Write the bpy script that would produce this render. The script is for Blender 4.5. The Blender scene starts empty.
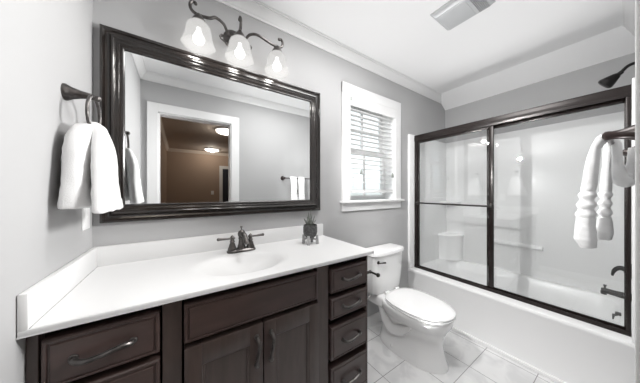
import bpy, bmesh, math, random
from math import sin, cos, pi, radians
from mathutils import Vector, Matrix, noise
random.seed(7)
SC = bpy.context.scene
COL = SC.collection

# ------------------------------------------------------------ camera, sky, lights, exposure
CAM = bpy.data.cameras.new('camera'); cam = bpy.data.objects.new('camera', CAM); COL.objects.link(cam)
cam.location = (.355, -1.5, 1.38)
CAM.sensor_width = 36; CAM.lens = 209 / 640 * 36; CAM.clip_start = .01
cam.rotation_euler = (radians(90), 0, radians(56.268 - 90))
SC.camera = cam

W = bpy.data.worlds.new('sky'); SC.world = W; W.use_nodes = True
wn = W.node_tree.nodes; wl = W.node_tree.links; wn.clear()
wo = wn.new('ShaderNodeOutputWorld'); bg = wn.new('ShaderNodeBackground'); bg.inputs['Strength'].default_value = .95
tc = wn.new('ShaderNodeTexCoord'); sx = wn.new('ShaderNodeSeparateXYZ'); rp = wn.new('ShaderNodeValToRGB')
rp.color_ramp.elements[0].position = .47; rp.color_ramp.elements[0].color = (.30, .31, .28, 1)
rp.color_ramp.elements[1].position = .53; rp.color_ramp.elements[1].color = (.88, .96, 1.0, 1)
mp = wn.new('ShaderNodeMapRange'); mp.inputs['From Min'].default_value = -1
wl.new(tc.outputs['Generated'], sx.inputs[0]); wl.new(sx.outputs['Z'], mp.inputs['Value'])
wl.new(mp.outputs[0], rp.inputs[0]); wl.new(rp.outputs[0], bg.inputs[0]); wl.new(bg.outputs[0], wo.inputs[0])

def area(name, loc, rot, sx_, sy_, power, color=(1, 1, 1), portal=False):
    l = bpy.data.lights.new(name, 'AREA'); l.shape = 'RECTANGLE'; l.size = sx_; l.size_y = sy_; l.energy = power; l.color = color
    o = bpy.data.objects.new(name, l); o.location = loc; o.rotation_euler = rot; COL.objects.link(o)
    if portal: l.cycles.is_portal = True
    return o
area('window_portal', (2.033, .22, 1.83), (radians(-90), 0, 0), .74, 1.1, 1, portal=True)
# soft area light added under the ceiling as room fill; no lamp hangs there
area('ceiling_fill_light', (1.4, -.77, 2.68), (0, 0, 0), .95, .5, 14, (1, .99, .98))
# added fill spots that brighten the left wall, the ceiling and the tub side
for loc_, dir_, pw_, sz_ in (((1.35, -1.0, 1.8), (-.95, .10, -.07), 53, 100), ((1.72, -.80, .22), (.06, .0, 1), 58, 66), ((.95, -.56, 1.87), (1, -.10, -.30), 44, 104)):
    fl_ = bpy.data.lights.new('fill_spot', 'SPOT'); fl_.energy = pw_; fl_.spot_size = radians(sz_); fl_.spot_blend = .7; fl_.shadow_soft_size = .15 if dir_[0] < .5 else .02; fl_.color = (1, .995, .985)
    fo = bpy.data.objects.new('fill_spot', fl_); fo.location = loc_; fo.rotation_euler = Vector(dir_).to_track_quat('-Z', 'Y').to_euler(); COL.objects.link(fo)

SC.view_settings.view_transform = 'Standard'; SC.view_settings.look = 'None'
SC.view_settings.gamma = 1; SC.view_settings.use_curve_mapping = False
SC.view_settings.exposure = .80
SC.cycles.max_bounces = 14; SC.cycles.diffuse_bounces = 7; SC.cycles.glossy_bounces = 6
SC.cycles.transparent_max_bounces = 24; SC.cycles.use_denoising = True
SC.cycles.caustics_reflective = False; SC.cycles.caustics_refractive = False
SC.cycles.sample_clamp_indirect = 6

# ------------------------------------------------------------ materials
def mat(name, col, rough=.5, metal=0, spec=.5, coat=0, var=0, vscale=8, vstretch=(1, 1, 1), bump=0, bscale=60, col2=None, trans=0):
    m = bpy.data.materials.new(name); m.use_nodes = True
    n = m.node_tree.nodes; l = m.node_tree.links; b = n['Principled BSDF']
    b.inputs['Base Color'].default_value = (*col, 1); b.inputs['Roughness'].default_value = rough
    b.inputs['Metallic'].default_value = metal; b.inputs['Specular IOR Level'].default_value = spec
    b.inputs['Coat Weight'].default_value = coat; b.inputs['Coat Roughness'].default_value = .12
    t = n.new('ShaderNodeTexCoord')
    if var or col2:
        mpn = n.new('ShaderNodeMapping'); mpn.inputs['Scale'].default_value = vstretch
        nz = n.new('ShaderNodeTexNoise'); nz.inputs['Scale'].default_value = vscale; nz.inputs['Detail'].default_value = 5
        r = n.new('ShaderNodeValToRGB')
        c2 = col2 or tuple(min(1, c * (1 + var)) for c in col); c1 = col if col2 else tuple(c * (1 - var) for c in col)
        r.color_ramp.elements[0].color = (*c1, 1); r.color_ramp.elements[0].position = .35
        r.color_ramp.elements[1].color = (*c2, 1); r.color_ramp.elements[1].position = .68
        l.new(t.outputs['Object'], mpn.inputs[0]); l.new(mpn.outputs[0], nz.inputs['Vector'])
        l.new(nz.outputs[0], r.inputs[0]); l.new(r.outputs[0], b.inputs['Base Color'])
    if bump:
        nb = n.new('ShaderNodeTexNoise'); nb.inputs['Scale'].default_value = bscale; nb.inputs['Detail'].default_value = 4
        bp = n.new('ShaderNodeBump'); bp.inputs['Strength'].default_value = bump; bp.inputs['Distance'].default_value = .01
        l.new(t.outputs['Object'], nb.inputs['Vector']); l.new(nb.outputs[0], bp.inputs['Height']); l.new(bp.outputs[0], b.inputs['Normal'])
    return m

M = {}
M['wall'] = mat('grey_wall_paint', (.435, .435, .438), .75, spec=.25, bump=.03, bscale=220)
M['ceil'] = mat('white_ceiling_paint', (.84, .84, .845), .8, spec=.2, bump=.02, bscale=200)
M['trim'] = mat('white_trim_paint', (.74, .74, .74), .35)
M['tan'] = mat('tan_hall_paint', (.40, .305, .24), .8, spec=.2)
M['tanceil'] = mat('cream_hall_ceiling', (.58, .51, .45), .8, spec=.2)
M['hallfloor'] = mat('hall_wood_floor', (.22, .13, .08), .4, var=.3, vscale=3, vstretch=(1, 8, 1))
M['navy'] = mat('dark_door_paint', (.02, .022, .035), .5)
M['wood'] = mat('espresso_wood', (.058, .038, .034), .36, coat=.3, col2=(.074, .048, .043), vscale=4, vstretch=(1.5, 6, 6))
M['wooddoor'] = mat('espresso_wood_upright_grain', (.060, .043, .038), .38, coat=.3, col2=(.078, .056, .050), vscale=5, vstretch=(9, 6, 1.2))
M['dark'] = mat('dark_gap_shade', (.012, .009, .008), .8, spec=.1)  # shade of the gaps around the fronts, put into the colour
M['frame'] = mat('dark_bronze_frame_lacquer', (.010, .008, .007), .2, spec=.55, coat=.3, col2=(.018, .013, .011), vscale=20)
M['counter'] = mat('white_cultured_marble', (.72, .72, .72), .34, spec=.4, coat=.06)
M['bronze'] = mat('oil_rubbed_bronze', (.036, .033, .031), .3, metal=.75, col2=(.075, .069, .064), vscale=25)
M['bronzeblk'] = mat('black_bronze', (.010, .009, .009), .4, metal=0, spec=.3)
M['doorframe'] = mat('dark_bronze_aluminium', (.014, .009, .008), .27, metal=.25)
M['pewter'] = mat('weathered_pewter', (.075, .070, .067), .32, metal=.85, col2=(.15, .14, .135), vscale=40)
M['porc'] = mat('white_porcelain', (.86, .86, .86), .1, spec=.55, coat=.4)
M['acryl'] = mat('white_acrylic', (.86, .86, .86), .30, spec=.5, coat=.06)
M['towel'] = mat('white_terry_cloth', (.77, .77, .77), .95, spec=.1, bump=.3, bscale=330)
M['plastic'] = mat('white_plastic', (.82, .82, .82), .35)
M['fan'] = mat('grey_fan_lens', (.50, .51, .52), .45, bump=.05, bscale=120)
M['fangrille'] = mat('grey_fan_grille', (.36, .365, .37), .5)
M['slat'] = mat('white_blind_slats', (.74, .74, .74), .4)
M['cord'] = mat('grey_green_tassel', (.22, .24, .22), .6)
M['pot'] = mat('charcoal_speckled_ceramic', (.035, .035, .036), .5, col2=(.11, .11, .11), vscale=90)
M['stand'] = mat('grey_concrete_stand', (.36, .36, .36), .8, var=.2, vscale=40)
M['leaf'] = mat('grey_green_leaf', (.10, .11, .10), .5, col2=(.30, .32, .29), vscale=45)
M['soil'] = mat('dark_soil', (.05, .045, .04), .9)
M['steel'] = mat('brushed_steel', (.6, .6, .6), .25, metal=1)
M['mirror'] = mat('silvered_glass', (.93, .94, .94), .005, metal=1)
M['barbronze'] = mat('dark_red_bronze', (.022, .013, .011), .28, metal=.2, col2=(.035, .02, .017), vscale=20)
M['black'] = mat('black_slot', (.02, .02, .02), .6)

def glass(name, refl=.9, tint=(.97, .98, .98), base=.045):
    m = bpy.data.materials.new(name); m.use_nodes = True; n = m.node_tree.nodes; l = m.node_tree.links; n.clear()
    o = n.new('ShaderNodeOutputMaterial'); mx = n.new('ShaderNodeMixShader'); t = n.new('ShaderNodeBsdfTransparent'); g = n.new('ShaderNodeBsdfGlossy')
    t.inputs[0].default_value = (*tint, 1); g.inputs['Roughness'].default_value = .01; g.inputs[0].default_value = (refl, refl, refl, 1)
    f = n.new('ShaderNodeLayerWeight'); f.inputs[0].default_value = .5
    pw = n.new('ShaderNodeMath'); pw.operation = 'POWER'; pw.inputs[1].default_value = 5; l.new(f.outputs['Facing'], pw.inputs[0])
    ma = n.new('ShaderNodeMath'); ma.operation = 'MULTIPLY_ADD'; ma.inputs[1].default_value = .95; ma.inputs[2].default_value = base; l.new(pw.outputs[0], ma.inputs[0])
    l.new(ma.outputs[0], mx.inputs[0]); l.new(t.outputs[0], mx.inputs[1]); l.new(g.outputs[0], mx.inputs[2]); l.new(mx.outputs[0], o.inputs[0])
    return m
M['glass'] = glass('clear_glass')
M['shglass'] = glass('shower_glass', .95, (.99, .995, .995), .075)

def lampglass(name, strength, col=(1, .985, .96), clear=.45, dif=.62):
    m = bpy.data.materials.new(name); m.use_nodes = True; n = m.node_tree.nodes; l = m.node_tree.links; n.clear()
    o = n.new('ShaderNodeOutputMaterial'); a = n.new('ShaderNodeMixShader'); a.inputs[0].default_value = clear
    d = n.new('ShaderNodeBsdfDiffuse'); d.inputs[0].default_value = (dif, dif, dif, 1); t = n.new('ShaderNodeBsdfTransparent')
    e = n.new('ShaderNodeEmission'); e.inputs[0].default_value = (*col, 1); e.inputs[1].default_value = strength
    ad = n.new('ShaderNodeAddShader')
    l.new(d.outputs[0], a.inputs[1]); l.new(t.outputs[0], a.inputs[2]); l.new(a.outputs[0], ad.inputs[0]); l.new(e.outputs[0], ad.inputs[1])
    l.new(ad.outputs[0], o.inputs[0])
    return m
M['shade'] = lampglass('lit_alabaster_glass', .17, clear=.55, dif=.05)
M['bulb'] = lampglass('glowing_bulb', .8, clear=.6)
M['hallglass'] = lampglass('lit_hall_dome', .75, (1, .95, .88), .3)

def tile_material():
    m = bpy.data.materials.new('white_marble_floor_tile'); m.use_nodes = True; n = m.node_tree.nodes; l = m.node_tree.links; b = n['Principled BSDF']
    g = n.new('ShaderNodeNewGeometry'); s = n.new('ShaderNodeSeparateXYZ'); l.new(g.outputs['Position'], s.inputs[0])
    def line(sock, off):
        a = n.new('ShaderNodeMath'); a.operation = 'SUBTRACT'; a.inputs[1].default_value = off; l.new(sock, a.inputs[0])
        w = n.new('ShaderNodeMath'); w.operation = 'WRAP'; w.inputs[1].default_value = .1595; w.inputs[2].default_value = -.1595; l.new(a.outputs[0], w.inputs[0])
        ab = n.new('ShaderNodeMath'); ab.operation = 'ABSOLUTE'; l.new(w.outputs[0], ab.inputs[0])
        c = n.new('ShaderNodeMath'); c.operation = 'LESS_THAN'; c.inputs[1].default_value = .0022; l.new(ab.outputs[0], c.inputs[0]); return c
    lx = line(s.outputs['X'], 2.25); ly = line(s.outputs['Y'], -.783)
    mx = n.new('ShaderNodeMath'); mx.operation = 'MAXIMUM'; l.new(lx.outputs[0], mx.inputs[0]); l.new(ly.outputs[0], mx.inputs[1])
    nz = n.new('ShaderNodeTexNoise'); nz.inputs['Scale'].default_value = 5; nz.inputs['Detail'].default_value = 7; nz.inputs['Distortion'].default_value = 1.2
    l.new(g.outputs['Position'], nz.inputs['Vector'])
    r = n.new('ShaderNodeValToRGB'); r.color_ramp.elements[0].position = .38; r.color_ramp.elements[0].color = (.66, .66, .665, 1)
    r.color_ramp.elements[1].position = .55; r.color_ramp.elements[1].color = (.78, .78, .78, 1); l.new(nz.outputs[0], r.inputs[0])
    mc = n.new('ShaderNodeMix'); mc.data_type = 'RGBA'; l.new(mx.outputs[0], mc.inputs['Factor']); l.new(r.outputs[0], mc.inputs['A']); mc.inputs['B'].default_value = (.28, .28, .28, 1)
    l.new(mc.outputs['Result'], b.inputs['Base Color']); b.inputs['Roughness'].default_value = .25
    return m
M['tile'] = tile_material()

# ------------------------------------------------------------ mesh helpers
class MB:
    """collects shapes (world coordinates) and links them as ONE mesh object"""
    def __init__(s): s.bm = bmesh.new()
    def box(s, a, b, bev=0, seg=2):
        t = bmesh.new(); bmesh.ops.create_cube(t, size=1)
        lo = Vector([min(p, q) for p, q in zip(a, b)]); hi = Vector([max(p, q) for p, q in zip(a, b)])
        for v in t.verts: v.co = Vector([lo[i] + (v.co[i] + .5) * (hi[i] - lo[i]) for i in range(3)])
        if bev: bmesh.ops.bevel(t, geom=t.edges[:], offset=bev, segments=seg, profile=.5, affect='EDGES')
        return s.merge(t)
    def merge(s, t):
        m = bpy.data.meshes.new('t'); t.to_mesh(m); t.free(); s.bm.from_mesh(m); bpy.data.meshes.remove(m); return s
    def rings(s, R, cap=True, closed=False):
        V = [[s.bm.verts.new(p) for p in r] for r in R]; k = len(V[0])
        pairs = list(zip(V, V[1:])) + ([(V[-1], V[0])] if closed else [])
        for a, b in pairs:
            for i in range(k):
                try: s.bm.faces.new((a[i], a[(i + 1) % k], b[(i + 1) % k], b[i]))
                except ValueError: pass
        if cap and not closed:
            s.bm.faces.new(V[0][::-1]); s.bm.faces.new(V[-1])
        return s
    def tube(s, pts, r, n=12, cap=True, closed=False, flat=1.0):
        pts = [Vector(p) for p in pts]; rs = r if isinstance(r, (list, tuple)) else [r] * len(pts); R = []
        up = None
        for i, p in enumerate(pts):
            a = pts[i - 1] if (i > 0 or closed) else pts[i]; b = pts[(i + 1) % len(pts)] if (i < len(pts) - 1 or closed) else pts[i]
            d = (b - a).normalized()
            if up is None: up = d.orthogonal().normalized()
            up = (up - d * up.dot(d)).normalized(); sd = d.cross(up)
            R.append([p + (up * cos(2 * pi * k / n) + sd * sin(2 * pi * k / n) * flat) * rs[i] for k in range(n)])
        return s.rings(R, cap, closed)
    def lathe(s, prof, c, axis=(0, 0, 1), n=28, wob=None):
        """prof = [(radius, height)] about axis through c"""
        q = Vector((0, 0, 1)).rotation_difference(Vector(axis).normalized()); c = Vector(c); R = []
        for r, h in prof:
            R.append([c + q @ Vector((max(r, 1e-4) * (1 + (wob(2 * pi * k / n, h) if wob else 0)) * cos(2 * pi * k / n), max(r, 1e-4) * (1 + (wob(2 * pi * k / n, h) if wob else 0)) * sin(2 * pi * k / n), h)) for k in range(n)])
        return s.rings(R)
    def ball(s, c, r, sc=(1, 1, 1), n=16):
        t = bmesh.new(); bmesh.ops.create_uvsphere(t, u_segments=n, v_segments=n // 2 + 2, radius=r)
        for v in t.verts: v.co = Vector((v.co.x * sc[0], v.co.y * sc[1], v.co.z * sc[2])) + Vector(c)
        return s.merge(t)
    def prism(s, poly, axis, a, b, bev=0):
        """poly: 2-D outline; axis: 'x','y' or 'z' along which it runs from a to b"""
        def P3(p, t): return {'x': (t, p[0], p[1]), 'y': (p[0], t, p[1]), 'z': (p[0], p[1], t)}[axis]
        return s.rings([[P3(p, a) for p in poly], [P3(p, b) for p in poly]])
    def build(s, name, m, parent=None, smooth=True, angle=35, top=None):
        bmesh.ops.remove_doubles(s.bm, verts=s.bm.verts, dist=1e-6)
        bmesh.ops.recalc_face_normals(s.bm, faces=s.bm.faces)
        off = Vector((0, 0, 0)); p = parent
        while p is not None: off += p.location; p = p.parent
        if top is not None: off = Vector(top)
        for v in s.bm.verts: v.co -= off
        me = bpy.data.meshes.new(name); s.bm.to_mesh(me); s.bm.free(); me.materials.append(m)
        if smooth:
            me.shade_smooth(); me.set_sharp_from_angle(angle=radians(angle))
        o = bpy.data.objects.new(name, me); COL.objects.link(o)
        if parent is not None: o.parent = parent
        elif top is not None: o.location = top
        return o

def tag(o, label=None, cat=None, group=None, kind=None):
    for k, v in (('label', label), ('category', cat), ('group', group), ('kind', kind)):
        if v: o[k] = v
    return o
def thing(name, loc, label, cat, group=None):
    o = bpy.data.objects.new(name, None); o.empty_display_size = .05; COL.objects.link(o); o.location = loc
    return tag(o, label, cat, group)
def struct(name, mb, m, parent=None, **k):
    o = mb.build(name, m, parent, **k); o['kind'] = 'structure'; return o
def arc(c, r, a0, a1, n, plane='xz'):
    R = []
    for i in range(n + 1):
        a = radians(a0 + (a1 - a0) * i / n); u, v = r * cos(a), r * sin(a)
        R.append({'xz': (c[0] + u, c[1], c[2] + v), 'yz': (c[0], c[1] + u, c[2] + v), 'xy': (c[0] + u, c[1] + v, c[2])}[plane])
    return R
def smooth_path(pts, n=8):
    P = [Vector(p) for p in pts]; out = []
    for i in range(len(P) - 1):
        p0, p1, p2, p3 = P[max(i - 1, 0)], P[i], P[i + 1], P[min(i + 2, len(P) - 1)]
        for k in range(n):
            t = k / n
            out.append(.5 * ((2 * p1) + (p2 - p0) * t + (2 * p0 - 5 * p1 + 4 * p2 - p3) * t * t + (3 * p1 - p0 - 3 * p2 + p3) * t ** 3))
    return out + [P[-1]]
def lerp_list(xs, n):
    out = []
    for i in range(n):
        t = i / (n - 1) * (len(xs) - 1); k = min(int(t), len(xs) - 2); out.append(xs[k] + (xs[k + 1] - xs[k]) * (t - k))
    return out

# ------------------------------------------------------------ room shell
XR, YF, ZC = 3.52, -1.52, 2.70          # tub-side wall, doorway wall, ceiling
T = .14
WX0, WX1, WZ0, WZ1 = 1.69, 2.372, 1.292, 2.30     # window opening
DX0, DX1, DZ = .144, .923, 2.285                  # doorway opening
struct('floor', MB().box((-T, YF - .13, -.1), (XR + T, T, 0)), M['tile'], smooth=False)
struct('ceiling', MB().box((-T, YF - .13, ZC), (XR + T, .2, ZC + .1)), M['ceil'], smooth=False)
struct('ceiling_slope', MB().prism([(XR, 2.545), (XR, ZC), (3.277, ZC)], 'y', 0, YF), M['ceil'], smooth=False)
XL = -.010
struct('wall_left', MB().box((-T, YF - .13, 0), (XL, .2, ZC)), M['wall'], smooth=False)
struct('wall_tub', MB().box((XR, YF - .13, 0), (XR + T, .2, ZC)), M['wall'], smooth=False)
WT = .2
b = MB().box((XL, 0, 0), (WX0, WT, ZC)).box((WX1, 0, 0), (XR, WT, ZC)).box((WX0, 0, 0), (WX1, WT, WZ0)).box((WX0, 0, WZ1), (WX1, WT, ZC))
struct('wall_back', b, M['wall'], smooth=False)
b = MB().box((XL, YF, 0), (DX0, YF - .13, ZC)).box((DX1, YF, 0), (XR, YF - .13, ZC)).box((DX0, YF, DZ), (DX1, YF - .13, ZC))
struct('wall_front', b, M['wall'], smooth=False)

# crown moulding: profile (distance from wall, height under ceiling)
CR = [(0, -.085), (.008, -.085), (.010, -.074), (.018, -.068), (.030, -.048), (.045, -.028), (.052, -.022), (.052, -.012), (.062, -.010), (.062, 0), (0, 0)]
def slope_x(z): return 3.277 + (ZC - z) / (ZC - 2.545) * (XR - 3.277) + .004
for nm, y0, sg in (('trim_1', 0, -1), ('trim_2', YF, 1)):
    mb = MB(); mb.rings([[(XL, y0 + sg * d, ZC + h) for d, h in CR], [(slope_x(ZC + h), y0 + sg * d, ZC + h) for d, h in CR]])
    struct(nm, mb, M['trim'], angle=20)
mb = MB(); mb.rings([[(XL + d, y, ZC + h) for d, h in CR] for y in (0, YF)]); struct('trim_3', mb, M['trim'], angle=20)
# baseboards
BBP = [(0, 0), (.014, 0), (.014, .085), (.009, .1), (.004, .105), (0, .105)]
mb = MB(); mb.rings([[(x, -d, h) for d, h in BBP] for x in (1.365, 2.605)]); struct('baseboard_back', mb, M['trim'], angle=20)
mb = MB(); mb.rings([[(XL + d, y, h) for d, h in BBP] for y in (-.6, YF)]); struct('baseboard_left', mb, M['trim'], angle=20)
mb = MB(); mb.rings([[(x, YF + d, h) for d, h in BBP] for x in (DX1 + .1, 2.605)]); struct('baseboard_front', mb, M['trim'], angle=20)

# doorway casing and jamb (the photograph is taken from inside this doorway)
CW = .098; cf = YF + .018
dr = MB()
def casing(mb, x0, x1, yb, yf, top):
    mb.box((x0 - CW, yb, 0), (x0, yf, top + CW), .003); mb.box((x1, yb, 0), (x1 + CW, yf, top + CW), .003); mb.box((x0, yb, top), (x1, yf, top + CW), .003)
casing(dr, DX0, DX1, YF, cf, DZ)
casing(dr, DX0, DX1, YF - .13, YF - .148, DZ)
dr.box((DX0 - .002, YF, 0), (DX0 + .012, YF - .13, DZ)); dr.box((DX1 - .012, YF, 0), (DX1 + .002, YF - .13, DZ)); dr.box((DX0, YF, DZ - .012), (DX1, YF - .13, DZ + .002))
struct('door_1', dr, M['trim'], smooth=False)

# hall seen in the mirror
HX0, HX1, HY, HZ = .02, 3.2, -6.1, 2.65
h0 = YF - .13
struct('floor_hall', MB().box((HX0 - .1, h0, -.1), (HX1 + .1, HY - .1, 0)), M['hallfloor'], smooth=False)
struct('ceiling_hall', MB().box((HX0 - .1, h0, HZ), (HX1 + .1, HY - .1, HZ + .1)), M['tanceil'], smooth=False)
struct('wall_hall_left', MB().box((HX0 - .1, h0, 0), (HX0, HY, HZ)), M['tan'], smooth=False)
struct('wall_hall_right', MB().box((HX1, h0, 0), (HX1 + .1, HY, HZ)), M['tan'], smooth=False)
struct('wall_hall_end', MB().box((HX0 - .1, HY, 0), (HX1 + .1, HY - .1, HZ)), M['tan'], smooth=False)
mb = MB().box((HX0, h0 - .012, 0), (DX0 - CW, h0, HZ)).box((DX1 + CW, h0 - .012, 0), (HX1, h0, HZ)).box((DX0 - CW, h0 - .012, DZ + CW), (DX1 + CW, h0, HZ))
struct('wall_hall_front', mb, M['tan'], smooth=False)
for nm, pts in (('trim_4', [(HX0, HY), (HX1, HY)]),):
    mb = MB(); mb.rings([[(x, HY + d, HZ + h) for d, h in CR] for x in (HX0, HX1)]); struct(nm, mb, M['tanceil'], angle=20)
mb = MB(); mb.rings([[(HX0 + d, y, HZ + h) for d, h in CR] for y in (h0, HY)]); struct('trim_5', mb, M['tanceil'], angle=20)
d2 = MB(); casing(d2, 1.52, 2.32, HY, HY + .02, 2.13); door2 = struct('door_2', d2, M['trim'], smooth=False)
lf = MB().box((1.52, HY, .005), (2.32, HY + .012, 2.13), .003)
for zz in ((.15, .95), (1.05, 2.0)):
    for xx in ((1.62, 1.88), (1.96, 2.22)): lf.box((xx[0], HY + .008, zz[0]), (xx[1], HY + .018, zz[1]), .006)
struct('door_leaf', lf, M['navy'], door2, smooth=False)

# ------------------------------------------------------------ window
CY = -.018
wb = MB()   # casing, stool and apron
wb.box((1.594, CY, WZ0 - .01), (WX0 + .002, 0, 2.395), .003); wb.box((WX1 - .002, CY, WZ0 - .01), (2.466, 0, 2.395), .003); wb.box((1.594, CY - .001, WZ1 - .002), (2.466, 0, 2.395), .003)
wb.box((1.594, CY + .003, 1.195), (2.466, 0, WZ0 - .018), .003)
win = struct('window_1', wb, M['trim'], smooth=False)
jb = MB().box((WX0, 0, WZ0), (WX0 + .012, WT, WZ1)).box((WX1 - .012, 0, WZ0), (WX1, WT, WZ1)).box((WX0, 0, WZ1 - .012), (WX1, WT, WZ1))
struct('window_jamb', jb, M['trim'], win, smooth=False)
struct('window_sill', MB().box((1.572, -.05, WZ0 - .02), (2.49, WT, WZ0 + .003), .005), M['trim'], win, smooth=False)
mid = 1.80
def sash(y, z0, z1, hm):
    mb = MB(); x0, x1 = WX0 + .012, WX1 - .012; s = .042
    mb.box((x0, y, z0), (x0 + s, y + .03, z1), .003).box((x1 - s, y, z0), (x1, y + .03, z1), .003).box((x0 + s, y, z0), (x1 - s, y + .03, z0 + s), .003).box((x0 + s, y, z1 - s), (x1 - s, y + .03, z1), .003)
    xm = (x0 + x1) / 2
    mb.box((xm - .011, y + .004, z0 + s), (xm + .011, y + .026, z1 - s), .002)
    zm = (z0 + z1) / 2
    if hm: mb.box((x0 + s, y + .005, zm - .011), (x1 - s, y + .025, zm + .011), .002)
    f = struct('window_sash', mb, M['trim'], win, smooth=False)
    struct('pane', MB().box((x0 + s - .004, y + .013, z0 + s - .004), (x1 - s + .004, y + .017, z1 - s + .004)), M['glass'], f, smooth=False)
sash(.125, WZ0 + .004, mid + .02, False); sash(.16, mid - .02, WZ1 - .012, True)

# blind
bl = thing('window_blind', (2.03, .03, WZ1), 'white horizontal slat blind lowered inside the window frame', 'blind')
bx0, bx1 = WX0 + .018, WX1 - .018
MB().box((WX0 + .001, -.017, WZ1 - .098), (WX1 - .001, -.002, WZ1 - .001), .002).box((bx0, -.002, WZ1 - .055), (bx1, .062, WZ1 - .013)).build('valance', M['slat'], bl, smooth=False)
sl = MB(); zs = WZ1 - .120; k = 0
while zs > 1.43:
    a = radians(1)
    t = .0017; w = .025; yc = .034
    poly = [(yc + w * cos(a) * s_ - t * 0, zs + w * sin(a) * s_ + q + .002 * (1 - s_ * s_)) for s_, q in ((-1, 0), (0, 0), (1, 0), (1, 2 * t), (0, 2 * t), (-1, 2 * t))]
    sl.prism(poly, 'x', bx0, bx1); zs -= .0475; k += 1
sl.build('slats', M['slat'], bl, angle=20)
MB().box((bx0, .008, 1.368), (bx1, .060, 1.39), .004).build('bottom_rail', M['slat'], bl)
st = MB()
for i in range(3): st.box((bx0, .009, 1.391 + i * .0062), (bx1, .059, 1.394 + i * .0062))
st.build('stacked_slats', M['slat'], bl, smooth=False)
for xx in (bx0 + .09, bx1 - .09):
    MB().tube([(xx, .006, WZ1 - .06), (xx, .006, 1.38)], .0018, 6).tube([(xx, .062, WZ1 - .06), (xx, .062, 1.38)], .0018, 6).build('ladder_cord', M['slat'], bl)
for xx, zz in ((1.85, 1.60), (2.335, 1.585)):
    c = MB().tube([(xx, -.001, WZ1 - .09), (xx, -.001, zz)], .0012, 6).build('pull_cord', M['slat'], bl)
    MB().lathe([(.003, .05), (.009, .042), (.014, .006), (.012, 0)], (xx, -.001, zz - .05), n=12).build('tassel', M['cord'], c)
MB().box((WX0 + .004, -.021, WZ1 - .060), (WX0 + .012, -.016, WZ1 - .022)).build('valance_clip', M['cord'], bl, smooth=False)

# ------------------------------------------------------------ vanity cabinet
YV = -.565; VX = 1.361; ZT = .985
van = thing('vanity_cabinet', (.67, -.28, 0), 'dark espresso wooden vanity cabinet with drawers and two doors under the white counter', 'vanity')
yb = YV + .018     # face frame plane
bd = MB()
bd.box((XL + .001, -.016, .1), (.018, yb + .02, ZT)).box((VX - .016, -.016, .1), (VX, yb + .018, ZT))      # sides
bd.box((.018, -.016, .1), (VX - .016, yb + .02, .118)); bd.box((.018, yb + .07, .0), (VX - .016, yb + .086, .1))   # bottom, kick
OP = [(.014, .300), (.360, .973), (1.048, 1.350)]
stiles = [(XL + .001, .014), (.300, .360), (.973, 1.048), (1.350, VX)]
for a, c in stiles: bd.box((a, yb, .1), (c, yb + .02, ZT), .0015)
for a, c in OP:
    bd.box((a, yb, .966), (c, yb + .02, ZT)); bd.box((a, yb, .1), (c, yb + .02, .16))
bd.build('body', M['wooddoor'], van, smooth=False)
MB().box((.02, yb + .055, .12), (VX - .018, yb + .06, .98)).build('gap_shade', M['dark'], van, smooth=False)  # thin sheet behind the fronts, coloured near black as shade in the gaps

def slab(mb, x0, x1, z0, z1, d=.02):
    """a drawer front: slab with a routed bead just inside the edge"""
    mb.box((x0, YV + .006, z0), (x1, YV + .022 + .03, z1), .002)
    R = []
    for ins, y in ((.0, YV + .006), (.0045, YV + .001), (.010, YV + .001), (.0125, YV + .005), (.016, YV + .005), (.019, YV)):
        R.append([(x0 + ins, y, z0 + ins), (x1 - ins, y, z0 + ins), (x1 - ins, y, z1 - ins), (x0 + ins, y, z1 - ins)])
    mb.rings(R)
def bow_pull(name, parent, cx, cz, half, vertical=False, m='pewter'):
    def P(s, dz, dy): return (cx + dz, YV - dy, cz + s) if vertical else (cx + s, YV - dy, cz + dz)
    mb = MB(); pts = smooth_path([P(-half, 0, -.002), P(-half * .93, -.001, .016), P(-half * .6, -.006, .027), P(0, -.001, .031), P(half * .6, .006, .027), P(half * .93, .002, .016), P(half, 0, -.002)], 6)
    n = len(pts); mb.tube(pts, [.0070 + .0026 * abs(2 * i / (n - 1) - 1) for i in range(n)], 10)
    for s in (-half, half):
        mb.lathe([(.0115, 0), (.011, .004), (.006, .008)], P(s, 0, 0), (0, -1, 0), 14)
        mb.ball(P(s * .96, 0, .014), .009, (1, 1, 1), 10)
    mb.build(name, M[m], parent)
def drawer(x0, x1, z0, z1, pull=None):
    mb = MB(); slab(mb, x0, x1, z0, z1); o = mb.build('drawer', M['wood'], van, angle=25)
    if pull: bow_pull('handle', o, pull[0], pull[1], pull[2])
    return o
drawer(.023, .293, .806, .951, (.155, .879, .068))
for z0, z1 in ((.615, .782), (.42, .59), (.17, .396)): drawer(.023, .293, z0, z1, (.155, (z0 + z1) / 2, .068))
mb = MB(); slab(mb, .366, .966, .803, .951); tag(mb.build('false_drawer_front', M['wood'], van, angle=25), 'plain dark drawer front without a handle below the sink')
for z0, z1 in ((.803, .941), (.655, .774), (.424, .612), (.175, .381)): drawer(1.057, 1.344, z0, z1, (1.203, (z0 + z1) / 2 + .002, .066))
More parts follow.
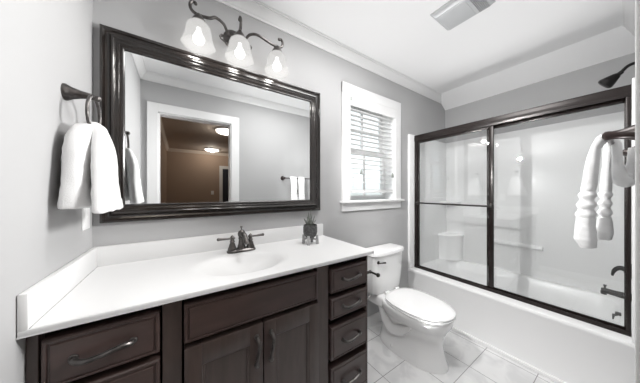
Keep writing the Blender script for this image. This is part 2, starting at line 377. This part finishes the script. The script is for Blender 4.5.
def door(x0, x1, z0, z1, hx):
    mb = MB(); s, tr = .058, .080; y1 = YV + .05
    mb.box((x0, YV, z0), (x0 + s, y1, z1), .002).box((x1 - s, YV, z0), (x1, y1, z1), .002).box((x0 + s, YV, z1 - tr), (x1 - s, y1, z1), .002).box((x0 + s, YV, z0), (x1 - s, y1, z0 + tr), .002)
    R = []
    for ins, y in ((0, YV + .001), (.004, YV + .004), (.010, YV + .004), (.013, YV + .010)):
        R.append([(x0 + s + ins, y, z0 + tr + ins), (x1 - s - ins, y, z0 + tr + ins), (x1 - s - ins, y, z1 - tr - ins), (x0 + s + ins, y, z1 - tr - ins)])
    mb.rings(R, cap=False)
    o = mb.build('door', M['wooddoor'], van, angle=25)
    MB().box((x0 + s + .008, YV + .010, z0 + tr + .008), (x1 - s - .008, YV + .018, z1 - tr - .008)).build('door_panel', M['wooddoor'], o, smooth=False)
    bow_pull('handle', o, hx, .668, .062, True)
door(.367, .668, .165, .783, .639); door(.673, .972, .165, .783, .704)

# ------------------------------------------------------------ countertop with moulded basin
CX1, CYF, CZ = 1.374, -.588, 1.005
ct = thing('vanity_countertop', (.683, -.29, ZT), 'white cultured marble counter with moulded oval sink on the dark vanity', 'countertop')
SX, SY, SA, SB = .642, -.335, .232, .178
mb = MB(); NX, NY = 110, 56
def top_z(x, y):
    r = math.hypot((x - SX) / SA, (y - SY) / SB)
    if r >= 1.10: return CZ
    if r > .90: t = (1.10 - r) / .20; return CZ - .010 * t * t
    t = r / .90; return CZ - .010 - .095 * (1 - t ** 2.1)
V = [[mb.bm.verts.new((x, y, top_z(x, y))) for x in [XL + .001 + (CX1 - XL - .001) * i / NX for i in range(NX + 1)]] for y in [-.001 + (CYF + .006) * j / NY for j in range(NY + 1)]]
for j in range(NY):
    for i in range(NX): mb.bm.faces.new((V[j][i], V[j + 1][i], V[j + 1][i + 1], V[j][i + 1]))
mb.build('sink_top', M['counter'], ct, angle=60)
ed = MB(); ed.box((XL + .001, CYF, ZT), (CX1, CYF + .012, CZ - .0005), .004); ed.box((CX1 - .012, CYF, ZT), (CX1 + .002, -.002, CZ - .0005), .004)
ed.box((XL + .001, CYF, ZT), (CX1, CYF + .06, ZT + .004)); ed.build('edge', M['counter'], ct)
MB().box((XL + .001, -.022, CZ - .003), (CX1 + .002, -.001, CZ + .098), .004).build('backsplash', M['counter'], ct)
MB().box((XL + .001, CYF, CZ - .003), (XL + .021, -.022, CZ + .098), .004).build('side_splash', M['counter'], ct)
MB().box((XL + .0205, CYF + .004, CZ - .001), (XL + .0225, -.022, CZ + .0012)).build('caulk_line', M['stand'], ct, smooth=False)
MB().lathe([(.0, .006), (.018, .006), (.024, .003), (.025, 0)][::-1], (SX, SY, CZ - .106), n=20).build('drain', M['bronze'], ct)

# ------------------------------------------------------------ faucet
FX, FY = .676, -.128
fa = thing('sink_faucet', (FX, FY, CZ), 'dark bronze two handle centerset faucet behind the sink', 'faucet')
fb = MB(); R = []
for (w, d, z) in ((.086, .030, 0), (.087, .031, .008), (.080, .026, .016), (.072, .020, .020)):
    R.append([(FX + w * math.copysign(abs(cos(a)) ** .45, cos(a)), FY + d * math.copysign(abs(sin(a)) ** .7, sin(a)), CZ + z) for a in [2 * pi * k / 32 for k in range(32)]])
fb.rings(R); fb.build('base', M['pewter'], fa)
for s in (-1, 1):
    h = MB().lathe([(.026, .016), (.026, .022), (.021, .034), (.016, .052), (.012, .060), (.016, .066), (.012, .072), (.011, .080), (.013, .092), (.008, .100), (.002, .106)], (FX + s * .055, FY, CZ), n=20)
    h.tube([(FX + s * .040, FY, CZ + .086), (FX + s * .09, FY - .004, CZ + .087), (FX + s * .132, FY - .008, CZ + .090)], [.006, .006, .0085], 10); h.ball((FX + s * .134, FY - .008, CZ + .090), .0095)
    h.build('handle', M['pewter'], fa)
sp = MB().lathe([(.027, .016), (.026, .024), (.020, .045), (.0165, .075), (.020, .082), (.016, .088), (.022, .100), (.0235, .112), (.017, .126), (.008, .132), (.004, .134)], (FX, FY, CZ), n=22)
pp = smooth_path([(FX, FY, CZ + .104), (FX, FY - .045, CZ + .112), (FX, FY - .095, CZ + .098), (FX, FY - .118, CZ + .070)], 7)
sp.tube(pp, lerp_list([.017, .016, .014, .0135], len(pp)), 14); sp.build('spout', M['pewter'], fa)
MB().tube([(FX, FY + .005, CZ + .13), (FX, FY + .005, CZ + .147)], .0028, 8).lathe([(.003, 0), (.009, .004), (.007, .010), (.002, .013)], (FX, FY + .005, CZ + .145), n=12).build('lift_rod', M['pewter'], fa)

# ------------------------------------------------------------ potted succulent
PX, PY = 1.135, -.205
su = thing('potted_succulent', (PX, PY, CZ), 'small grey green succulent in a charcoal pot on a footed grey stand, on the counter', 'plant')
sd = MB()
for a in (45, 135, 225, 315):
    c_, s_ = cos(radians(a)), sin(radians(a))
    sd.tube([(PX + c_ * .052, PY + s_ * .052, CZ), (PX + c_ * .050, PY + s_ * .050, CZ + .062)], [.011, .009], 8)
    sd.tube([(PX + c_ * .050, PY + s_ * .050, CZ + .03), (PX, PY, CZ + .042)], .007, 8)
sd.build('stand', M['stand'], su)
pt = MB().lathe([(.0, .045), (.030, .045), (.044, .058), (.051, .084), (.051, .116), (.048, .135), (.044, .135), (.042, .126), (0, .124)], (PX, PY, CZ), n=26); pt.build('pot', M['pot'], su)
lv = MB()
for k in range(13):
    a = k * 2.4; ring = k / 12; tilt = .10 + .30 * ring; L = .105 - .045 * ring + random.uniform(-.012, .012)
    if k < 3: tilt = .05 + .06 * k; L = .122 - .014 * k
    d = Vector((sin(tilt) * cos(a), sin(tilt) * sin(a), cos(tilt))); base = Vector((PX, PY, CZ + .122)) + Vector((cos(a), sin(a), 0)) * .024 * ring
    pts = [base + d * L * t + Vector((cos(a), sin(a), 0)) * .012 * t * t * ring for t in (0, .2, .45, .7, .9, 1)]
    lv.tube(pts, [.004, .0075, .0092, .0075, .0035, .0006], 8, flat=.55)
lv.build('leaves', M['leaf'], su)

# ------------------------------------------------------------ framed mirror
mi = thing('wall_mirror', (.689, 0, 1.222), 'large rectangular mirror in a dark ribbed wooden frame above the counter', 'mirror')
mx0, mx1, mz0, mz1 = .021, 1.340, 1.222, 2.214
PR = [(0, 0), (0, .030), (.004, .034), (.010, .034), (.014, .029), (.019, .023), (.028, .020), (.036, .022), (.040, .030), (.045, .035), (.052, .036), (.057, .032), (.060, .027), (.066, .0265), (.072, .025), (.076, .020), (.084, .018), (.090, .019), (.094, .017), (.097, .010), (.097, .004)]
fr = MB(); R = []; PR = [(d * .94, h) for d, h in PR]
for d, h in PR: R.append([(mx0 + d, -h, mz0 + d), (mx1 - d, -h, mz0 + d), (mx1 - d, -h, mz1 - d), (mx0 + d, -h, mz1 - d)])
fr.rings(R, cap=False); fr.build('frame', M['frame'], mi, angle=28)
MB().box((mx0 + .084, -.0095, mz0 + .084), (mx1 - .084, -.003, mz1 - .084)).build('mirror_glass', M['mirror'], mi, smooth=False)

# ------------------------------------------------------------ vanity light
LY = -.122
vl = thing('vanity_light', (.665, 0, 2.38), 'three light bronze vanity fixture with bell shaped glass shades above the mirror', 'wall light')
MB().lathe([(.066, 0), (.066, .006), (.058, .014), (.040, .024), (.024, .034), (.012, .040), (.002, .042)], (.655, 0, 2.40), (0, -1, 0)).build('canopy', M['pewter'], vl)
def fl(p, ry=LY): return (p[0], p[1], p[2])
SHX = (.442, .667, .915)
for s, X in ((-1, SHX[0]), (1, SHX[2])):
    c0 = .655
    pts = smooth_path([(c0 + s * .02, -.03, 2.375), (c0 + s * .055, -.08, 2.385), (c0 + s * .080, -.105, 2.408), (c0 + s * .125, LY, 2.414), (X - s * .055, LY, 2.396), (X, LY, 2.388), (X + s * .033, LY, 2.400), (X + s * .042, LY, 2.430), (X + s * .030, LY, 2.452), (X + s * .016, LY, 2.447)], 7)
    n = len(pts); a = MB().tube(pts, [.0085 if i < n * .85 else .0085 - .003 * (i - n * .85) / (n * .15) for i in range(n)], 10); a.ball(pts[-1], .0105, n=10)
    a.build('arm', M['pewter'], vl)
    q = smooth_path([(c0 + s * .02, -.03, 2.36), (c0 + s * .06, -.06, 2.335), (c0 + s * .085, -.075, 2.33), (c0 + s * .095, -.078, 2.345), (c0 + s * .085, -.075, 2.355)], 5)
    MB().tube(q, .0055, 8).ball(q[-1], .009, n=10).build('scroll', M['pewter'], vl)
q = smooth_path([(.66, -.03, 2.375), (.663, -.09, 2.395), (.665, LY, 2.385), (.665, LY - .03, 2.40), (.665, LY - .035, 2.44), (.665, LY - .02, 2.466), (.665, LY - .006, 2.458)], 7)
MB().tube(q, .0085, 10).ball(q[-1], .011, n=10).build('arm', M['pewter'], vl)
def wob(a, h): return .035 * cos(6 * a) * max(0, (.05 - h) / .05) ** 1.5
for X in SHX:
    MB().lathe([(.006, .052), (.013, .046), (.020, .034), (.030, .020), (.037, .004), (.036, 0)][::-1], (X, LY, 2.345), n=20).build('socket_cup', M['pewter'], vl)
    po_ = [(.030, .130), (.045, .124), (.058, .110), (.064, .092), (.067, .070), (.071, .045), (.078, .020), (.085, 0)]
    prof = po_ + [(.081, .001)] + [(r_ - .004, h_ - .003) for r_, h_ in po_[::-1][1:]]
    m_ = MB(); m_.lathe(prof, (X, LY, 2.214), n=36, wob=wob); sh = m_.build('shade', M['shade'], vl, angle=70)
    MB().lathe([(.012, .075), (.013, .058), (.020, .042), (.029, .022), (.030, .008), (.024, -.006), (.012, -.014), (.001, -.016)], (X, LY, 2.238), n=20).build('bulb', M['bulb'], sh)
    L = bpy.data.lights.new('vanity_bulb_light', 'POINT'); L.energy = 1.2; L.shadow_soft_size = .03; L.color = (1, .97, .93)
    lo = bpy.data.objects.new('vanity_bulb_light', L); lo.location = (X, LY, 2.222); COL.objects.link(lo)

# ------------------------------------------------------------ towel ring, towel, outlet on the left wall
RY, RZ, RXX = -.306, 1.683, .068
tr_ = thing('towel_ring', (XL, RY, 1.757), 'bronze towel ring on the bright wall left of the mirror', 'towel ring')
MB().lathe([(.031, 0), (.031, .006), (.028, .011), (.022, .022), (.0145, .046), (.0115, .064), (.011, .070)], (XL, RY, 1.757), (1, 0, 0), 24).tube([(.05, RY, 1.757), (.076, RY, 1.752)], .0105, 12).ball((.077, RY, 1.752), .012).build('mount', M['pewter'], tr_)
MB().tube(arc((RXX, RY, RZ), .072, 0, 350, 40, 'yz') , .0058, 10, cap=False, closed=True).build('ring', M['pewter'], tr_)

def drape(name, secs, label, cat, top, amp=.004, seed=1, rows=34, n=40, parent=None, band=None):
    """closed loft: secs = [(z, cx, cy, halfx, halfy)] from top to bottom"""
    mb = MB(); R = []
    for i in range(rows):
        t = i / (rows - 1) * (len(secs) - 1); k = min(int(t), len(secs) - 2); f = t - k
        z, cx, cy, hx, hy = [a + (b_ - a) * f for a, b_ in zip(secs[k], secs[k + 1])]
        ring = []
        for j in range(n):
            a = 2 * pi * j / n; u = math.copysign(abs(cos(a)) ** .6, cos(a)); v = math.copysign(abs(sin(a)) ** .6, sin(a))
            p = Vector((cx + u * hx, cy + v * hy, z)); q = noise.noise(p * 18 + Vector((seed * 7, 0, -p.z * 10))) * amp * min(1, i / 5)
            q += noise.noise(p * 60 + Vector((seed, 3, 0))) * amp * .35
            if band and band[0] < z < band[1]: q += .0042 * sin((z - band[0]) / (band[1] - band[0]) * 6 * pi - pi / 2)
            ring.append((p.x + u * q, p.y + v * q, z + noise.noise(Vector((p.x * 20, p.y * 20, seed))) * amp * .8))
        R.append(ring)
    mb.rings(R)
    return mb
ht = thing('hand_towel', (.07, RY, 1.31), 'white terry hand towel folded through the bronze ring on the left wall', 'towel')
drape('t', [(1.640, .060, RY, .018, .050), (1.628, .056, RY, .027, .064), (1.59, .048, RY - .004, .032, .084), (1.53, .042, RY - .008, .034, .102), (1.44, .040, RY - .012, .036, .114), (1.36, .040, RY - .014, .037, .121), (1.322, .040, RY - .015, .037, .124), (1.318, .040, RY - .015, .030, .119)], 0, 0, 0, seed=1, amp=.007).build('rear_flap', M['towel'], ht)
drape('t', [(1.650, .074, RY, .013, .046), (1.638, .078, RY, .021, .056), (1.59, .092, RY - .003, .023, .070), (1.52, .102, RY - .012, .023, .094), (1.44, .106, RY - .020, .024, .114), (1.36, .113, RY - .030, .025, .130), (1.310, .119, RY - .036, .026, .140), (1.305, .119, RY - .036, .019, .134)], 0, 0, 0, seed=4, amp=.007).build('front_flap', M['towel'], ht)
ou = thing('wall_outlet', (XL, -.10, 1.27), 'white outlet plate on the left wall below the hand towel', 'outlet')
MB().box((XL, -.145, 1.205), (XL + .006, -.06, 1.335), .003).build('plate', M['plastic'], ou)
for zz in (1.243, 1.297):
    MB().box((XL + .004, -.122, zz - .020), (XL + .0075, -.083, zz + .020), .002).build('socket', M['plastic'], ou)

# ------------------------------------------------------------ exhaust fan on the ceiling
ef = thing('exhaust_fan', (2.03, -.80, ZC), 'square grey ceiling exhaust fan with a frosted cover', 'fan')
ex0, ex1, ey0, ey1 = 1.91, 2.165, -.665, -.965
mb = MB(); R = []
for ins, z in ((-.006, ZC), (-.006, ZC - .006), (.004, ZC - .012), (.018, ZC - .030), (.024, ZC - .034)):
    R.append([(ex0 + ins, ey0 - ins, z), (ex1 - ins, ey0 - ins, z), (ex1 - ins, ey1 + ins, z), (ex0 + ins, ey1 + ins, z)])
mb.rings(R); mb.build('housing', M['fan'], ef, smooth=False)
mb = MB()
for i in range(7): mb.box((ex0 + .03, -.892 - i * .009, ZC - .040), (ex1 - .03, -.8955 - i * .009, ZC - .033))
mb.build('grille', M['fangrille'], ef, smooth=False)
MB().box((ex0 + .032, -.70, ZC - .037), (ex1 - .032, -.87, ZC - .033), .002).build('lens', M['fan'], ef)

# ------------------------------------------------------------ toilet
TX = 2.047
to = thing('toilet', (TX, -.38, 0), 'white two piece toilet with closed lid between the vanity and the bathtub', 'toilet')
def egg(cx, yb_, yt, half, z, n=44, p=2.2):
    """plan outline: squarer at the back (yb_), rounder at the tip (yt)"""
    out = []; ym = yb_ + (yt - yb_) * .50
    for k in range(n):
        a = 2 * pi * k / n; c_, s_ = cos(a), sin(a)
        if s_ >= 0: e = 2 / 3.0; y = ym + (yb_ - ym) * abs(s_) ** e
        else: e = 2 / 2.1; y = ym + (yt - ym) * abs(s_) ** e
        ex = 2 / 3.0 if s_ >= 0 else 2 / 2.1
        out.append((cx + math.copysign(abs(c_) ** ex, c_) * half, y, z))
    return out
mb = MB()
mb.rings([egg(TX, -.13, -.712, .168, 0), egg(TX, -.13, -.712, .168, .012), egg(TX, -.135, -.698, .150, .05), egg(TX, -.14, -.684, .128, .12), egg(TX, -.15, -.676, .116, .18),
          egg(TX, -.16, -.684, .126, .235), egg(TX, -.165, -.708, .165, .29), egg(TX, -.17, -.735, .205, .335), egg(TX, -.18, -.745, .216, .375), egg(TX, -.19, -.747, .218, .395), egg(TX, -.195, -.742, .212, .402)])
for sgn in (-1, 1):   # trapway bulges on the flanks
    pts = smooth_path([(TX + sgn * .135, -.50, .30), (TX + sgn * .118, -.40, .20), (TX + sgn * .112, -.30, .16), (TX + sgn * .105, -.23, .22), (TX + sgn * .10, -.18, .32), (TX + sgn * .09, -.14, .37)], 6)
    mb.tube(pts, lerp_list([.03, .042, .05, .05, .045, .04], len(pts)), 14)
mb.box((TX - .16, -.24, .30), (TX + .16, -.03, .412), .03, 4)
bowl = mb.build('bowl', M['porc'], to, angle=50)
for sgn in (-1, 1): MB().lathe([(.016, 0), (.015, .010), (.009, .017), (.001, .019)], (TX + sgn * .146, -.33, .028), (sgn * .8, 0, .6), 14).build('bolt_cap', M['porc'], to)
mb = MB(); mb.rings([egg(TX, -.225, -.752, .214, .403), egg(TX, -.222, -.757, .219, .408), egg(TX, -.222, -.757, .219, .414), egg(TX, -.226, -.752, .214, .418)]); mb.build('seat', M['porc'], to, angle=50)
mb = MB(); mb.rings([egg(TX, -.225, -.750, .211, .4205), egg(TX, -.222, -.756, .217, .425), egg(TX, -.222, -.756, .217, .432), egg(TX, -.228, -.748, .209, .438), egg(TX, -.26, -.70, .17, .443), egg(TX, -.33, -.60, .09, .445)]); mb.build('lid', M['porc'], to, angle=50)
for sgn in (-1, 1): MB().tube([(TX + sgn * .05, -.212, .428), (TX + sgn * .10, -.212, .428)], .013, 12).build('hinge', M['porc'], to)
def tanksec(half, yf, z, bow=.018, n=14):
    pts = [(TX - half, -.022, z), (TX - half, yf + .03, z)]
    for k in range(n + 1):
        t = k / n * 2 - 1; e = abs(t) ** 6
        pts.append((TX + half * t * (1 - .02 * e), yf - bow * (1 - t * t) + .02 * e, z))
    return pts + [(TX + half, yf + .03, z), (TX + half, -.022, z)]
mb = MB(); mb.rings([tanksec(.195, -.17, .414), tanksec(.205, -.178, .43), tanksec(.215, -.186, .56), tanksec(.225, -.192, .70), tanksec(.230, -.194, .775)]); mb.build('tank', M['porc'], to, angle=40)
mb = MB(); mb.rings([tanksec(.232, -.198, .776), tanksec(.240, -.205, .782), tanksec(.240, -.205, .802), tanksec(.234, -.199, .812), tanksec(.20, -.17, .816, .014)]); mb.build('tank_lid', M['porc'], to, angle=40)
MB().lathe([(.015, 0), (.014, .008), (.007, .014), (.007, .024)], (TX - .178, -.197, .725), (0, -1, 0), 14).tube([(TX - .178, -.219, .725), (TX - .15, -.226, .723), (TX - .112, -.226, .718)], [.006, .006, .0085], 10).build('flush_lever', M['bronze'], to)

sv = thing('supply_valve', (1.80, -.02, .16), 'small steel stop valve and hose on the wall beside the toilet', 'valve')
MB().lathe([(.03, 0), (.028, .005), (.010, .008), (.010, .05)], (1.80, -.002, .19), (0, -1, 0), 18).tube([(1.80, -.045, .19), (1.80, -.075, .19)], .014, 12).build('valve_body', M['steel'], sv)
MB().ball((1.80, -.088, .19), .022, (1, .5, .7)).build('valve_handle', M['steel'], sv)
pts = smooth_path([(1.80, -.06, .20), (1.80, -.06, .26), (1.83, -.08, .34), (1.89, -.10, .39), (1.90, -.10, .414)], 6); MB().tube(pts, .0065, 8).build('hose', M['steel'], sv)

tp = thing('toilet_paper_holder', (VX, -.49, .825), 'dark bronze paper holder arm on the right side of the vanity', 'paper holder')
MB().lathe([(.024, 0), (.023, .006), (.013, .014), (.009, .08)], (VX - .001, -.49, .825), (1, 0, 0), 18).ball((VX + .085, -.49, .825), .0125).build('mount', M['bronze'], tp)
MB().tube([(VX + .085, -.49, .825), (VX + .085, -.555, .825)], .007, 10).ball((VX + .085, -.56, .825), .014).build('arm', M['bronze'], tp)

# ------------------------------------------------------------ bathtub and surround
TF = 2.612; TB = 3.515; TZ = .465
bt = thing('bathtub', (3.06, -.76, 0), 'white alcove bathtub behind the sliding glass shower door', 'bathtub')
def rr(x0, x1, y0, y1, z, r, n=8):
    out = []
    for cx, cy, a0 in ((x1 - r, y1 - r, 0), (x0 + r, y1 - r, 90), (x0 + r, y0 + r, 180), (x1 - r, y0 + r, 270)):
        for k in range(n + 1): a = radians(a0 + 90 * k / n); out.append((cx + r * cos(a), cy + r * sin(a), z))
    return out
ya, yb2 = YF + .002, -.002
mb = MB()
mb.rings([rr(TF + .012, TB, ya, yb2, .0, .004), rr(TF + .012, TB, ya, yb2, .42, .004), rr(TF + .002, TB, ya, yb2, .435, .006), rr(TF, TB, ya, yb2, .452, .010), rr(TF + .004, TB, ya, yb2, .461, .010), rr(TF + .014, TB, ya, yb2, TZ, .010),
          rr(2.80, 3.44, -1.44, -.10, TZ, .10), rr(2.812, 3.43, -1.425, -.115, TZ - .012, .10), rr(2.83, 3.41, -1.40, -.16, .30, .11), rr(2.86, 3.38, -1.37, -.24, .13, .12), rr(2.93, 3.31, -1.30, -.34, .10, .10)])
mb.build('tub_shell', M['acryl'], bt, angle=40)
MB().box((TF - .004, ya, 0), (TF + .014, yb2, .030), .004).build('base_flange', M['acryl'], bt)

SZ = 2.065
ss = thing('shower_surround', (3.06, -.76, TZ), 'glossy white moulded shower surround above the bathtub with ledge and corner shelf', 'shower surround')
MB().box((3.495, YF, TZ), (XR - .001, 0, SZ), .003).build('back_panel', M['acryl'], ss)
for nm, y0, y1 in (('end_panel', -.028, -.001), ('end_panel', YF + .001, YF + .024)):
    MB().box((TF + .004, y0, TZ), (3.496, y1, SZ), .006).build(nm, M['acryl'], ss)
mb = MB().prism([(3.496, .76), (3.455, .765), (3.44, .775), (3.437, .79), (3.445, .80), (3.496, .805)], 'y', -.56, -.98); mb.build('ledge', M['acryl'], ss, angle=50)
mb = MB()
def quarter(r, z): return [(3.497, -.027, z)] + [(3.497 - r * sin(radians(t)), -.027 - r * cos(radians(t)), z) for t in range(0, 91, 6)]
mb.rings([quarter(.21, TZ + .001), quarter(.215, .76), quarter(.225, .775), quarter(.229, .79), quarter(.222, .802), quarter(.20, .806)]); mb.build('corner_seat', M['acryl'], ss, angle=40)
mb = MB(); mb.rings([quarter(.16, 1.20), quarter(.19, 1.225), quarter(.195, 1.235), quarter(.185, 1.245)]); mb.build('corner_shelf', M['acryl'], ss, angle=40)

# sliding shower door
FXc = 2.745
sd = thing('shower_door', (FXc, -.75, TZ), 'sliding two panel glass shower door in a dark bronze frame on the tub rim', 'shower door')
yl, yr = -.029, -1.494
hp = [(-.032, 2.055), (.032, 2.055), (.034, 2.045), (.034, 1.982), (.026, 1.980), (.026, 2.0), (-.024, 2.0), (-.024, 1.980), (-.034, 1.982), (-.037, 2.0), (-.037, 2.02), (-.034, 2.045)]
MB().prism([(FXc + a, z) for a, z in hp], 'y', yl, yr).build('header', M['doorframe'], sd, smooth=False)
MB().prism([(FXc - .034, TZ), (FXc + .034, TZ), (FXc + .034, TZ + .018), (FXc + .004, TZ + .022), (FXc + .004, TZ + .012), (FXc - .030, TZ + .012), (FXc - .030, TZ + .030), (FXc - .034, TZ + .030)], 'y', yl, yr).build('bottom_track', M['doorframe'], sd, smooth=False)
for y0, y1 in ((yl, yl - .034), (yr, yr + .020)): MB().box((FXc - .032, y0, TZ + .014), (FXc + .032, y1, 2.0), .003).build('jamb', M['doorframe'], sd)
def panel(x, y0, y1, s0, s1, bar, label):
    z0, z1 = TZ + .016, 1.985
    mb = MB(); mb.box((x - .011, y0, z0), (x + .011, y0 - s0, z1), .003).box((x - .011, y1 + s1, z0), (x + .011, y1, z1), .003)
    mb.box((x - .009, y0 - s0, z0), (x + .009, y1 + s1, z0 + .016), .002).box((x - .009, y0 - s0, z1 - .028), (x + .009, y1 + s1, z1), .002)
    o = mb.build('sliding_panel', M['doorframe'], sd); tag(o, label)
    MB().box((x - .0025, y0 - s0 + .004, z0 + .012), (x + .0025, y1 + s1 - .004, z1 - .024)).build('glass_pane', M['shglass'], o, smooth=False)
    if bar:
        t = MB(); xb = x - .045
        t.tube([(xb, y0 - .004, 1.245), (xb, y1 + .008, 1.245)], .0085, 12)
        for yy in (y0 - .014, y1 + .016): t.tube([(x - .010, yy, 1.245), (xb, yy, 1.245)], .009, 10); t.box((x - .015, yy - .012, 1.222), (x - .010, yy + .012, 1.268), .002)
        t.build('towel_rail', M['bronze'], o)
panel(FXc - .014, yl - .022, -.795, .030, .036, True, 'left glass panel with a bronze rail')
panel(FXc + .017, -.735, yr + .014, .030, .012, False, 'right glass panel')

# shower fittings on the doorway-side tub wall
FX2 = 3.07; ye = YF + .024
hd = thing('wall_shower', (FX2, YF, 2.27), 'dark bronze shower head on a curved arm above the shower door', 'shower head')
MB().lathe([(.03, 0), (.028, .006), (.012, .012)], (FX2, YF, 2.300), (0, 1, 0), 18).build('flange', M['bronzeblk'], hd)
pts = smooth_path([(FX2, YF, 2.300), (FX2, -1.500, 2.303), (FX2, -1.475, 2.292), (FX2, -1.450, 2.262)], 6)
MB().tube(pts, .0105, 10).build('arm', M['bronzeblk'], hd)
ax = Vector((0, .72, -.58))
MB().lathe([(.014, -.01), (.014, .008), (.018, .012), (.024, .022), (.039, .060), (.046, .080), (.044, .092), (.036, .097), (.001, .098)], (FX2, -1.447, 2.259), ax, 24).build('head', M['bronzeblk'], hd)
sv2 = thing('shower_valve', (FX2, ye, .80), 'dark curved lever handle on the tub wall above the spout', 'faucet handle')
MB().lathe([(.055, 0), (.053, .004), (.028, .010), (.020, .030), (.016, .034)], (FX2, ye, .80), (0, 1, 0), 22).build('escutcheon', M['bronzeblk'], sv2)
pts = smooth_path([(FX2, ye + .020, .805), (FX2, ye + .046, .812), (FX2, ye + .068, .797), (FX2, ye + .080, .768), (FX2, ye + .083, .745)], 6)
MB().tube(pts, lerp_list([.018, .017, .013, .009, .006], len(pts)), 10).build('lever', M['bronzeblk'], sv2)
ts = thing('tub_spout', (FX2, ye, .60), 'dark bronze tub spout with a lift knob', 'tub spout')
pts = [(FX2, ye, .612), (FX2, ye + .02, .612), (FX2, ye + .085, .616), (FX2, ye + .120, .620), (FX2, ye + .132, .618)]
MB().tube(pts, [.027, .024, .020, .020, .016], 16).tube([(FX2, ye + .120, .614), (FX2, ye + .122, .590)], [.017, .015], 12).build('spout', M['bronzeblk'], ts)
MB().lathe([(.005, 0), (.005, .016), (.009, .020), (.008, .027), (.002, .029)], (FX2, ye + .116, .636), n=12).build('lift_knob', M['bronzeblk'], ts)
op = thing('overflow_plate', (FX2, -1.425, .43), 'dark overflow plate with trip lever low on the tub end wall', 'overflow plate')
MB().box((FX2 - .030, -1.452, .405), (FX2 + .030, -1.424, .474), .006).build('plate', M['bronzeblk'], op)
MB().box((FX2 - .010, -1.426, .418), (FX2 + .010, -1.412, .458), .004).build('trip_lever', M['bronzeblk'], op)

# ------------------------------------------------------------ towel bar and towel on the doorway-side wall
BX, BYc, BZ = 1.665, -1.450, 1.585
tb = thing('towel_bar', (1.98, YF, BZ), 'dark bronze towel bar on the wall beside the doorway', 'towel bar')
for xx in (BX, 2.30):
    MB().lathe([(.034, 0), (.034, .005), (.030, .012), (.022, .028), (.016, .050), (.015, .062), (.017, .070), (.016, .078), (.008, .084), (.001, .085)], (xx, YF, BZ), (0, 1, 0), 24).build('post', M['barbronze'], tb)
MB().tube([(BX, BYc, BZ), (2.30, BYc, BZ)], .0085, 12).build('bar', M['barbronze'], tb)
bt2 = thing('bath_towel', (1.93, BYc, 1.14), 'white ridged towel looped over the towel bar, two tails hanging', 'towel')
BD = (1.265, 1.385)
drape('t', [(1.606, 1.80, -1.436, .05, .012), (1.598, 1.80, -1.430, .058, .017), (1.56, 1.80, -1.412, .050, .014), (1.45, 1.80, -1.400, .046, .017), (1.36, 1.80, -1.393, .048, .020), (1.25, 1.80, -1.388, .058, .025), (1.18, 1.80, -1.385, .062, .031), (1.145, 1.80, -1.392, .052, .022)], 0, 0, 0, seed=8, amp=.006, band=BD, rows=90).build('left_tail', M['towel'], bt2)
drape('t', [(1.606, 1.95, -1.444, .05, .010), (1.60, 1.95, -1.441, .055, .013), (1.55, 1.95, -1.439, .056, .014), (1.40, 1.95, -1.433, .05, .015), (1.27, 1.95, -1.430, .052, .018), (1.20, 1.95, -1.428, .056, .025), (1.165, 1.95, -1.428, .046, .019)], 0, 0, 0, seed=11, amp=.004, band=BD, rows=90).build('right_tail', M['towel'], bt2)
pts = smooth_path([(1.86, -1.448, 1.597), (1.87, -1.461, 1.58), (1.87, -1.464, 1.50), (1.87, -1.470, 1.45), (1.88, -1.482, 1.428), (1.89, -1.494, 1.45), (1.90, -1.498, 1.50), (1.90, -1.500, 1.56)], 6)
MB().tube(pts, lerp_list([.012, .0135, .014, .020, .032, .022, .014, .012], len(pts)), 14).build('loop', M['towel'], bt2)

# ------------------------------------------------------------ hall fittings seen in the mirror
for (x, y, nm) in ((1.136, -3.19, 'nearer'), (1.136, -5.49, 'farther')):
    lab = 'flush dome light on the hall ceiling, ' + ('partly cut by the doorway casing, in the mirror' if nm == 'nearer' else 'whole in the mirror')
    hl = thing('ceiling_light', (x, y, HZ), lab, 'ceiling light', 'hall ceiling lights')
    MB().lathe([(.20, 0), (.20, -.012), (.19, -.022), (.10, -.022)], (x, y, HZ), n=30).build('base', M['bronze'], hl)
    MB().lathe([(.195, -.018), (.185, -.045), (.15, -.072), (.08, -.090), (.001, -.095)], (x, y, HZ), n=30).build('dome', M['hallglass'], hl)
    L = bpy.data.lights.new('hall_light', 'POINT'); L.energy = 22; L.shadow_soft_size = .03; L.color = (1, .90, .78)
    lo = bpy.data.objects.new('hall_light', L); lo.location = (x, y, HZ - .058); COL.objects.link(lo)
sw = thing('light_switch', (1.22, HY, 1.34), 'white switch plate on the tan hall wall in the mirror', 'switch')
MB().box((1.18, HY, 1.28), (1.26, HY + .006, 1.40), .002).build('plate', M['plastic'], sw)
MB().box((1.205, HY + .005, 1.315), (1.235, HY + .010, 1.365), .002).build('rocker', M['plastic'], sw)
